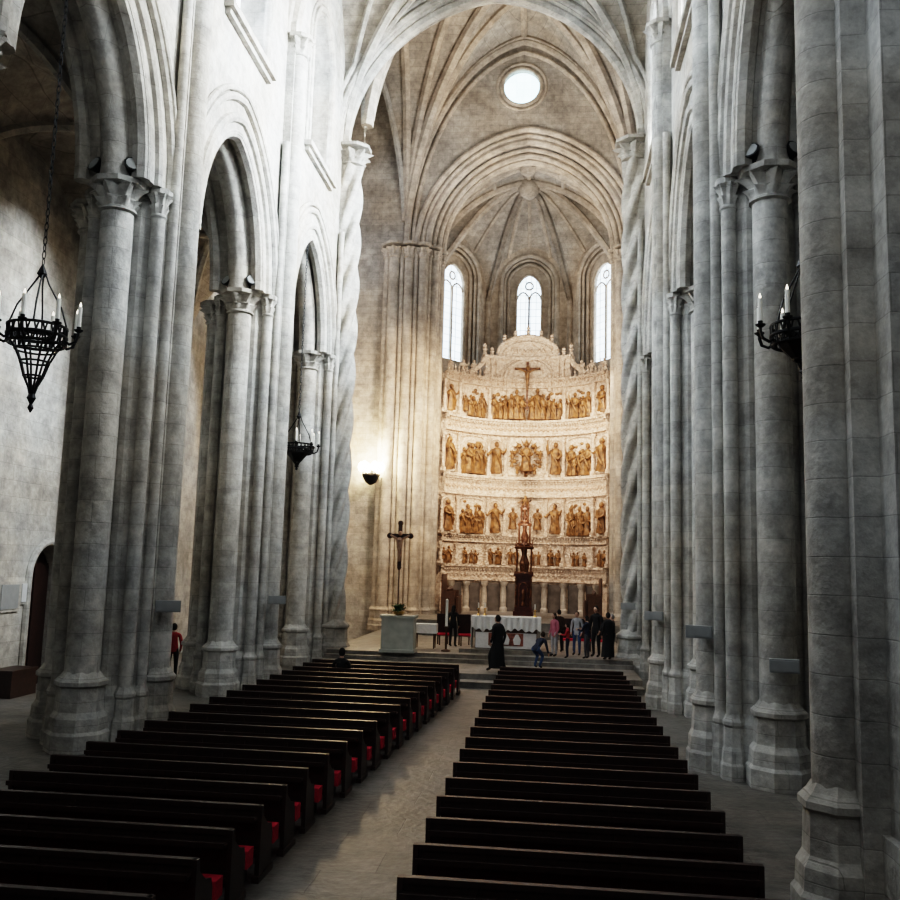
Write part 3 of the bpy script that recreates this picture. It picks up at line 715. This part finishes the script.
def sconce(loc,lit):
    sc=root("wall_sconce",loc,"lit wall candelabrum with warm glowing bulbs" if lit else "unlit iron wall candelabrum with white candles","wall lamp")
    mb=MB(); mb.box((0,.62,0),(.3,.1,.6)); mb.tube([(0,.6,0),(0,.4,-.2),(0,0,-.1),(0,0,.1)],.04,6); mb.lathe([(.1,-.6),(.3,-.45),(.5,-.1),(.5,0)],(0,0,.05),12); mb.obj("bracket",IRON,sc)
    for k in range(6):
        a=2*pi*k/6; mb=MB(); mb.lathe([(.03,0),(.03,.25)],(.55*cos(a),.55*sin(a),.05),8,mi=0)
        if lit: mb.ball((.55*cos(a),.55*sin(a),.45),.18,mi=1,seg=8,sz=1.5)
        mb.obj("candle",[CANDLE,GLOW],sc)
sconce((-9.75,48.5,8.4),True); sconce((5.3,48.0,7.5),False)

def speaker(loc,rz):
    rt=root("loudspeaker",loc,"small grey box loudspeaker bracketed to a stone shaft","loudspeaker",rz,"loudspeakers on the shafts")
    mb=MB(); mb.box((0,-.28,0),(.55,.16,.26)); mb.box((0,-.37,0),(.5,.02,.2)); mb.obj("case",GREYP,rt)
    mb=MB(); mb.box((0,-.1,0),(.06,.24,.06)); mb.obj("bracket",IRON,rt)
    return rt
sp=speaker((-8.68,20.12,2.5),.5)
for l,r in(((-8.68,28.5,2.35),.45),((3.3,20.1,2.35),-.35),((3.3,28.5,2.25),-.3),((XR,18.65,1.85),-.2),((3.2,36.6,2.2),-.2)): dup(sp,l,r)
def spot(loc,rz):
    rt=root("spotlight",loc,"small black floodlight fixed on top of a capital","spotlight",rz,"floodlights on the capitals")
    mb=MB(); mb.box((0,0,.06),(.1,.1,.12)); mb.tube([(0,.12,.14),(0,-.02,.2),(0,-.16,.26)],[.08,.14,.2],10); mb.obj("housing",IRON,rt,smooth=True)
    mb=MB(); mb.tube([(0,-.155,.258),(0,-.17,.264)],.16,10); mb.obj("lens",GREYP,rt)
    return rt
s0=spot((XL+.4,18.8,12.25),.6)
for l,r in(((XL-.35,18.75,12.25),-.5),((XL+.4,27.2,12.25),.6),((XL-.3,27.2,12.25),-.5),((XR-.4,18.8,12.25),-.6),((XR+.35,18.75,12.25),.5)): dup(s0,l,r)
wb=root("junction_box",(4.02,10.83,2.3),"small white electrical box on the pier","electrical box")
mb=MB(); mb.box((0,-.03,0),(.13,.06,.09)); mb.obj("case",WHITEP,wb); mb=MB(); mb.box((0,-.065,0),(.08,.01,.05)); mb.obj("cover",GREYP,wb)

# ------------------------------------------------------------ altar & furnishings
al=root("altar",(-1.65,37.4,P2),"long altar table draped in white linen","altar")
mb=MB(); mb.box((0,0,.08),(3.7,1.7,.16)); mb.obj("plinth",PLAT,al)
mb=MB(); mb.box((0,0,.75),(2.5,.8,1.2)); mb.obj("table",WOODB,al)
mb=MB(); us=lin(-1.4,1.4,60)
mb.box((0,0,1.42),(2.8,1.0,.05))
mb.strip(us,lambda u:.86+.05*sin(u*22)+.1*abs(sin(u*3.4)),lambda u:1.42,-.52,-.49,lambda u,a,z:(u,a+.03*sin(u*26),z))
for s_ in(-1,1): mb.box((s_*1.4,0,.8),(.02,1.0,1.25))
mb.obj("cloth",CLOTH,al)
mb=MB(); mb.box((0,-.43,.5),(2.45,.04,.62),0)
mb.box((0,-.46,.55),(1.4,.02,.5),1)
for k in(-.45,0,.45): mb.lathe([(.12,.35),(.16,.55),(.05,.76)],(k,-.48,0),8,mi=0,sy=.2)
mb.obj("frontal",[CLOTH,plain("red_brocade",(.24,.09,.06),.8,var=.5,scale=12)],al)
def altar_candle(loc):
    rt=root("candlestick",loc,"brass candlestick with a white candle","candlestick",group="altar candles")
    mb=MB(); mb.lathe([(.09,0),(.07,.03),(.02,.08),(.035,.16),(.02,.24),(.06,.28),(.025,.3)],seg=10); mb.obj("stand",BRASS,rt,smooth=True)
    mb=MB(); mb.lathe([(.025,.3),(.025,.52)],seg=8); mb.obj("candle",CANDLE,rt); return rt
zc=P2+1.445
c0=altar_candle((-2.8,37.3,zc)); dup(c0,(-2.55,37.5,zc)); dup(c0,(-.5,37.4,zc))
pd=root("ambo",(-5.85,35.9,P2),"pale grey marble ambo block","lectern")
mb=MB(); mb.box((0,0,.06),(1.4,.9,.12)); mb.box((0,0,.72),(1.28,.75,1.22)); mb.obj("block",MARBLE,pd); mb=MB(); mb.box((0,0,1.38),(1.42,.88,.1)); mb.obj("top",MARBLE,pd)
pl=root("potted_plant",(-5.85,35.8,P2+1.43),"leafy green plant arrangement in a bowl","plant")
mb=MB(); mb.lathe([(.1,0),(.2,.05),(.24,.15),(.2,.16)],seg=12); mb.obj("bowl",BRASS,pl)
mb=MB(); rnd=random.Random(5)
for i in range(90):
    a=rnd.random()*6.28; rr=rnd.uniform(.1,.6); z=rnd.uniform(.1,.5)
    p=Vector((0,0,.12)); e=Vector((rr*cos(a),rr*sin(a)*.6,z)); mid=(p+e)/2+Vector((0,0,.1)); t=Vector((-sin(a),cos(a),0))*.05
    mb.add([p,mid+t,e,mid-t],[(0,1,2,3)])
mb.obj("leaf",LEAF,pl,recalc=False,kind="stuff")
cr=root("processional_cross",(-6.1,37.0,P2),"dark wooden crucifix with carved figure on a pole","crucifix")
CRW=plain("dark_cross_wood",(.05,.022,.014),.5,var=.3)
mb=MB(); mb.lathe([(.3,0),(.28,.06),(.06,.12),(.03,.3),(.03,3.5)],seg=10); mb.obj("pole",CRW,cr,smooth=True)
mb=MB(); mb.box((0,0,4.2),(.17,.07,1.8)); mb.box((0,0,4.6),(.86,.07,.17)); mb.lathe([(.04,3.2),(.1,3.3),(.04,3.4)],seg=8)
for x,z in((-.44,4.6),(.44,4.6),(0,5.12)): mb.ball((x,0,z),.12,seg=8,rings=6,sy=.5)
mb.obj("cross",CRW,cr)
mb=MB(); mb.tube([(0,-.1,3.55),(.03,-.15,3.85),(0,-.11,4.1),(0,-.11,4.42),(0,-.11,4.54)],[.05,.08,.11,.15,.05],10)
for s_ in(-1,1): mb.tube([(s_*.08,-.11,4.45),(s_*.22,-.1,4.53),(s_*.4,-.08,4.62)],[.06,.05,.035],8)
mb.ball((.03,-.14,4.69),.09,sz=1.25)
mb.obj("crucified_figure",plain("painted_wood",(.34,.2,.13),.6),cr,smooth=True)
cd=root("side_table",(-5.05,38.0,P2),"small table with white cloth","table")
mb=MB(); mb.box((0,0,.98),(.95,.6,.04)); mb.box((0,-.3,.8),(.95,.02,.36)); mb.box((0,.3,.8),(.95,.02,.36)); mb.box((.47,0,.8),(.02,.6,.36)); mb.box((-.47,0,.8),(.02,.6,.36)); mb.obj("cloth",CLOTH,cd)
for x in(-.38,.38):
    for y in(-.24,.24): mb=MB(); mb.lathe([(.02,0),(.03,.4),(.025,.96)],(x,y,0),8); mb.obj("leg",WOODB,cd)
cs_=root("candle_stand",(-4.05,36.8,P2),"tall paschal candle on a wooden stand","candle stand")
mb=MB(); mb.lathe([(.2,0),(.18,.06),(.04,.1),(.05,.5),(.03,.9),(.09,1.0)],seg=10); mb.obj("stand",WOODB,cs_,smooth=True); mb=MB(); mb.lathe([(.055,1.0),(.055,2.05),(.005,2.1)],seg=10); mb.obj("candle",CANDLE,cs_)
def chair(loc,rz):
    rt=root("chair",loc,"dark wooden high-backed sanctuary chair with red seat","chair",rz,"sanctuary chairs")
    mb=MB(); mb.box((0,0,.46),(.5,.48,.08)); mb.obj("seat",RED,rt)
    mb=MB(); mb.box((0,.24,.9),(.55,.05,.85)); mb.obj("backrest",WOOD,rt)
    for x in(-.22,.22):
        for y in(-.2,.22): mb=MB(); mb.box((x,y,.21),(.05,.05,.42)); mb.obj("leg",WOOD,rt)
    return rt
ch=chair((-3.55,39.8,P2),.3); dup(ch,(.9,39.4,P2),0); dup(ch,(1.6,39.4,P2),0); dup(ch,(-4.5,39.9,P2),.3); dup(ch,(2.4,39.2,P2),-.2)
for s_ in(-1,1):
    st=root("choir_stall",(CC+s_*4.0,51.0,.9),"carved dark oak choir stalls below the altarpiece","choir stall",group="choir stalls")
    mb=MB(); mb.box((0,0,.9),(.7,2.2,.08)); mb.box((s_*.35,0,1.1),(.08,2.2,2.2)); mb.box((-s_*.5,0,.5),(.1,2.2,1.0)); mb.obj("bench",WOODB,st)
    for k in range(4): mb=MB(); mb.box((0,-1.05+.7*k,.65),(.75,.07,1.3)); mb.lathe([(.05,0),(.08,.1),(.01,.22)],(0,-1.05+.7*k,1.3),8); mb.obj("divider",WOODB,st)
def plaque(loc,w,h,lab,m):
    rt=root("wall_plaque",loc,lab,"plaque"); mb=MB(); mb.box((.03,0,0),(.06,w,h)); mb.obj("frame",STONE,rt); mb=MB(); mb.box((.07,0,0),(.03,w*.8,h*.8)); mb.obj("panel",m,rt)
plaque((OUTL,25.6,2.3),1.1,.9,"grey framed stone tablet on the aisle wall",GREYP)
plaque((OUTL,26.4,2.4),.5,.7,"small pale notice beside the tablet",WHITEP)
rt=root("storage_chest",(OUTL+.4,25.6,F),"dark wooden chest against the aisle wall","chest"); mb=MB(); mb.box((0,0,.35),(.7,1.3,.7)); mb.obj("body",WOOD,rt); mb=MB(); mb.box((0,0,.74),(.76,1.36,.08)); mb.obj("lid",WOOD,rt)

# ------------------------------------------------------------ people
SKIN=plain("skin",(.42,.26,.19),.6,var=.05); 
def clothmat(n,c): return plain(n,c,.9,var=.12,scale=10)
SHOE=clothmat("shoe_leather",(.02,.015,.012))
EYE=clothmat("eye_dark",(.02,.015,.01))
def person(loc,rz,top,bottom,hairc,label,pose="stand",h=1.7,robe=None,longhair=False):
    k=h/1.7
    if pose in("stand","walk","reach"):
        pel=Vector((0,0,.93)); dirv=Vector((0,0.03,1)); lg=.0 if pose!="walk" else .22
        J=dict(hl=(-.1,0,.9),kl=(-.11,.03+lg,.5),al=(-.11,lg*1.0,.09),tl=(-.12,.15+lg,.04),hr=(.1,0,.9),kr=(.11,.04-lg*.3,.5),ar=(.11,-lg,.09),tr=(.13,.14-lg,.04))
    elif pose=="bend":
        pel=Vector((0,-.12,.72)); dirv=Vector((0,.75,.66)); J=dict(hl=(-.1,-.12,.7),kl=(-.13,.2,.45),al=(-.12,0,.09),tl=(-.13,.15,.04),hr=(.1,-.12,.7),kr=(.13,.18,.45),ar=(.12,-.03,.09),tr=(.13,.12,.04))
    elif pose=="sit":
        pel=Vector((0,0,.5)); dirv=Vector((0,.08,1)); J=dict(hl=(-.1,.02,.5),kl=(-.12,.42,.5),al=(-.12,.42,.09),tl=(-.12,.57,.04),hr=(.1,.02,.5),kr=(.12,.42,.5),ar=(.12,.4,.09),tr=(.12,.55,.04))
    dirv.normalize()
    ch=pel+dirv*.3; sh=pel+dirv*.49; nk=pel+dirv*.56; hd=nk+(dirv*.5+Vector((0,.15,.5))).normalized()*.1
    def hand(s_):
        S=sh-dirv*.03+Vector((s_*.185,0,0))
        if pose=="reach" or pose=="sit": E=S+Vector((s_*.05,.1,-.26)); W=E+Vector((-s_*.06,.23,.05))
        elif pose=="bend": E=S+Vector((s_*.03,.08,-.26)); W=E+Vector((0,.1,-.22))
        elif s_>0 and pose=="walk": E=S+Vector((.05,-.1,-.27)); W=E+Vector((0,.08,-.24))
        else: E=S+Vector((s_*.06,-.02,-.28)); W=E+Vector((-s_*.03,.12,-.21))
        return S,E,W
    SL,EL,WL=hand(-1); SR,ER,WR_=hand(1)
    V=[pel,ch,sh,nk,hd]; rad=[(.15,.11),(.145,.1),(.12,.085),(.055,.055),(.06,.06)]
    E_=[(0,1),(1,2),(2,3),(3,4)]; bm_=[0,0,0,2]
    def chain(start,pts,rs,ms):
        p=start
        for q_,r_,m_ in zip(pts,rs,ms):
            V.append(Vector(q_)); rad.append((r_,r_)); E_.append((p,len(V)-1)); bm_.append(m_); p=len(V)-1
        return p
    chain(0,[J['hl'],J['kl'],J['al'],J['tl']],[.1,.065,.045,.04],[1,1,1,3]); chain(0,[J['hr'],J['kr'],J['ar'],J['tr']],[.1,.065,.045,.04],[1,1,1,3])
    chain(2,[SL,EL,WL,WL+(WL-EL).normalized()*.07],[.07,.05,.032,.034],[0,0,0,2]); chain(2,[SR,ER,WR_,WR_+(WR_-ER).normalized()*.07],[.07,.05,.032,.034],[0,0,0,2])
    me=bpy.data.meshes.new("sk"); me.from_pydata([tuple(v*k) for v in V],E_,[]); ob=bpy.data.objects.new("sk",me); COL.objects.link(ob)
    ob.modifiers.new("s",'SKIN'); sv=me.skin_vertices[0].data
    for i,r_ in enumerate(rad): sv[i].radius=(r_[0]*k,r_[1]*k); sv[i].use_root=(i==0)
    sd=ob.modifiers.new("d",'SUBSURF'); sd.levels=1; sd.render_levels=1
    dg=bpy.context.evaluated_depsgraph_get(); ev=ob.evaluated_get(dg); m2=bpy.data.meshes.new_from_object(ev)
    mb=MB(); mb.v=[tuple(v.co) for v in m2.vertices]
    segs=[(V[a]*k,V[b]*k) for a,b in E_]
    for p in m2.polygons:
        mb.f.append(tuple(p.vertices)); c=p.center; best=0;bd=9
        for i,(a,b) in enumerate(segs):
            ab=b-a; t=max(0,min(1,(c-a).dot(ab)/max(1e-6,ab.length_squared))); d=(a+ab*t-c).length-rad[E_[i][1]][0]*k*.6
            if d<bd: bd=d;best=i
        mb.m.append(bm_[best])
    bpy.data.objects.remove(ob)
    hc=(hd+Vector((0,.015,.035)))*k
    mb.ball(hc,.088*k,2,seg=14,rings=10,sx=.88,sy=1.05,sz=1.3); mb.ball(hc+Vector((0,.095,-.01))*k,.018*k,2,seg=6,rings=4,sz=1.5)
    for s_ in(-1,1): mb.ball(hc+Vector((s_*.08,0,0))*k,.022*k,2,seg=6,rings=4,sx=.5,sz=1.4)
    mb.ball(hc+Vector((0,.082,-.05))*k,.02*k,2,seg=8,rings=4,sz=.35)
    for E1,W1,s_ in((EL,WL,-1),(ER,WR_,1)):
        d=(W1-E1).normalized(); side=d.cross(Vector((s_,0,0))).normalized() if abs(d.x)<.9 else Vector((0,1,0)); pc=W1+d*.07
        cur=Vector((-s_,0,0))
        for i,(o,l) in enumerate(((-.027,.07),(-.009,.08),(.009,.075),(.026,.06))):
            b0=pc+side*o; mb.tube([b0*k,(b0+d*l*.5+cur*.004)*k,(b0+d*l*.85+cur*.02)*k,(b0+d*l+cur*.035)*k],[.009*k,.008*k,.0075*k,.005*k],6,2)
        b0=W1+d*.03-side*.03; mb.tube([b0*k,(b0-side*.02+d*.025)*k,(b0-side*.025+d*.055+cur*.01)*k],[.011*k,.009*k,.007*k],6,2)
    rt=root("person",loc,label,"person",rz)
    mb.obj("body",[top,bottom,SKIN,SHOE],rt,smooth=True)
    hb=MB(); hb.ball(hc+Vector((0,-.02,.022))*k,.098*k,seg=14,rings=10,sx=.92,sy=1.0,sz=1.22)
    hb.v=[(x,(min(y,hc.y+.045*k) if z<hc.z+.07*k else y),z) for x,y,z in hb.v]
    if longhair: hb.tube([hc+Vector((0,-.05,0)),hc+Vector((0,-.08,-.14)),hc+Vector((0,-.08,-.26))],[.085,.08,.04],10)
    hb.obj("hair",hairc,rt,smooth=True)
    for s_ in(-1,1):
        eb=MB(); eb.ball(hc+Vector((s_*.032,.083,.012))*k,.011*k,seg=6,rings=4); eb.obj("eye",EYE,rt)
    if robe:
        rb=MB(); rb.lathe([(.26,.12,.06),(.25,.3,.06),(.22,.7,.05),(.175,.98,.03),(.2,1.2,.02),(.215,1.38,0),(.16,1.46,0),(.075,1.5,0)],seg=24,lobes=7,sy=.78)
        rb.v=[(x*k,y*k+.02,z*k) for x,y,z in rb.v]; rb.obj("robe",robe,rt,smooth=True)
    return rt
BLK=clothmat("black_cloth",(.008,.008,.009)); NAVY=clothmat("navy_cloth",(.012,.018,.04)); BLUE=clothmat("blue_denim",(.035,.07,.15)); PINK=clothmat("pink_cloth",(.4,.13,.17)); WHT=clothmat("white_shirt",(.35,.35,.36)); REDC=clothmat("red_jacket",(.3,.025,.03)); GRY=clothmat("grey_coat",(.06,.06,.07)); BRN=clothmat("brown_coat",(.05,.028,.02))
HB=clothmat("dark_hair",(.012,.009,.007)); HBr=clothmat("brown_hair",(.04,.022,.012)); HG=clothmat("grey_hair",(.2,.19,.18))
person((-1.75,33.1,P1),.9,BLK,BLK,HB,"person in a long black robe walking beside the altar","walk",1.95,robe=BLK)
person((-.35,34.8,P1+.0),-.6,NAVY,BLUE,HBr,"person bending forward in a dark jacket and blue jeans","bend",1.7)
person((.3,36.4,P2),2.2,PINK,WHT,HBr,"person in a pink top standing near the altar","stand",1.65,longhair=True)
person((.8,35.9,P2),1.4,REDC,NAVY,HB,"child in a red jacket looking towards the altar","reach",1.3)
person((1.2,37.2,P2),2.8,WHT,BLUE,HBr,"person in a white top and blue jeans","stand",1.7)
person((1.55,35.9,P2),1.0,NAVY,GRY,HB,"person in a dark blue jacket with hands forward","reach",1.6)
person((1.95,36.8,P2),2.5,BLK,BLK,HB,"person in black standing by the step","stand",1.95)
person((2.35,35.8,P2),.6,BLK,BRN,HB,"person in a long black coat facing the altar","stand",1.75,robe=BLK)
person((2.6,36.9,P2),1.6,BRN,BLK,HG,"grey-haired person in a brown coat","stand",1.65)
person((.5,38.2,P2),.4,BRN,BLK,HB,"person in a brown coat turned towards the altarpiece","stand",1.7)
person((-4.0,38.9,P2),-.3,BLK,BLK,HB,"person in dark clothes standing by the sanctuary chair","stand",1.7,longhair=True)
person((-6.3,ROWS[16]+.4,F),0,BLK,BLK,HB,"person in dark clothes seated in a pew","sit",1.95)
person((-12.7,30.2,F),.4,REDC,BLK,HB,"person in a red jacket standing in the side aisle","stand",1.85)

# ------------------------------------------------------------ lights
def area(loc,tgt,sx,sy,e,col,spread=180):
    l=bpy.data.lights.new("area","AREA"); l.shape='RECTANGLE'; l.size=sx; l.size_y=sy; l.energy=e; l.color=col; l.spread=math.radians(spread)
    o=bpy.data.objects.new("window_light",l); COL.objects.link(o); o.location=loc  # serves the clerestory windows and also lamps that have no window
    d=Vector(tgt)-Vector(loc); o.rotation_euler=d.to_track_quat('-Z','Y').to_euler(); return o
def spotl(loc,tgt,e,col,ang=70,r=.3):
    l=bpy.data.lights.new("spot","SPOT"); l.energy=e; l.color=col; l.spot_size=math.radians(ang); l.spot_blend=.8; l.shadow_soft_size=r
    o=bpy.data.objects.new("flood_light",l); COL.objects.link(o); o.location=loc
    d=Vector(tgt)-Vector(loc); o.rotation_euler=d.to_track_quat('-Z','Y').to_euler(); return o
COOL=(.88,.95,1)
for y,e in((7.8,80),(16.2,430),(24.6,2900),(33.0,2600)):
    area((FR-.1,y,21.8),(-9.2,y+1.0,19),2.8,4.6,e,COOL,96)
for y,e in((7.8,110),(16.2,330),(24.6,470),(33.0,470)):
    area((FL+.1,y,21.8),(4.2,y+1,13.5),2.8,4.6,e,(.77,.88,1),120)
area((-2.5,-3,18),(-2.5,30,11),9,9,290,COOL,120)  # added fill from behind the camera, not a modelled window
WARM=(1,.81,.65)
spotl((-5.6,48.6,15.5),(-1.4,56,9),2900,WARM,85); spotl((2.8,48.6,15.5),(-1.4,56,9),2900,WARM,85)
spotl((-1.4,46.0,5.0),(-1.4,56,12),2300,WARM,80)
area((-1.4,50.8,15),(-1.4,54,28),4,3,380,(1,.88,.76),150)  # added uplight to brighten the chancel vault and bosses; no window here
area((-2,43,22),(-2,46,34),5,5,680,(1,.91,.82),160)  # area lamp aimed up at the crossing vault, away from any window
p=bpy.data.lights.new("bulb","POINT"); p.energy=1000; p.color=(1,.74,.46); p.shadow_soft_size=.3; o=bpy.data.objects.new("bulb_light",p); COL.objects.link(o); o.location=(-9.75,47.8,9.2)
area((-1.8,42,14),(-7.6,49.5,10),2,2,560,(1,.78,.58),90); area((-1.8,42,14),(5.2,49.5,12),2,2,330,(1,.82,.66),110)  # warm area lamps in the open crossing, aimed at the chancel piers
area((-13,43,22),(-6,46,18),5,5,200,(.95,.93,1)); area((9,43,22),(2,46,18),5,5,170,(.95,.93,1))  # area lamps inside the transepts, where no window is modelled
w=bpy.data.worlds.new("world"); bpy.context.scene.world=w; w.use_nodes=True
w.node_tree.nodes["Background"].inputs[0].default_value=(.78,.87,1,1); w.node_tree.nodes["Background"].inputs[1].default_value=.07

# ------------------------------------------------------------ camera
f=Vector((98,-118,-900)).normalized(); rl=.014
u=Vector((rl,1,0)); u=(u-f*u.dot(f)).normalized(); r_=f.cross(u)
cam=bpy.data.cameras.new("camera"); cam.sensor_width=36; cam.lens=36; cam.clip_end=200; cam.clip_start=.1
co=bpy.data.objects.new("camera",cam); COL.objects.link(co)
M=Matrix(((r_.x,r_.y,r_.z),(f.x,f.y,f.z),(u.x,u.y,u.z))).to_4x4()
co.matrix_world=Matrix.Translation((0,0,H))@M
sc_=bpy.context.scene; sc_.camera=co
sc_.view_settings.view_transform='Filmic'; sc_.view_settings.look='High Contrast'; sc_.view_settings.exposure=.36
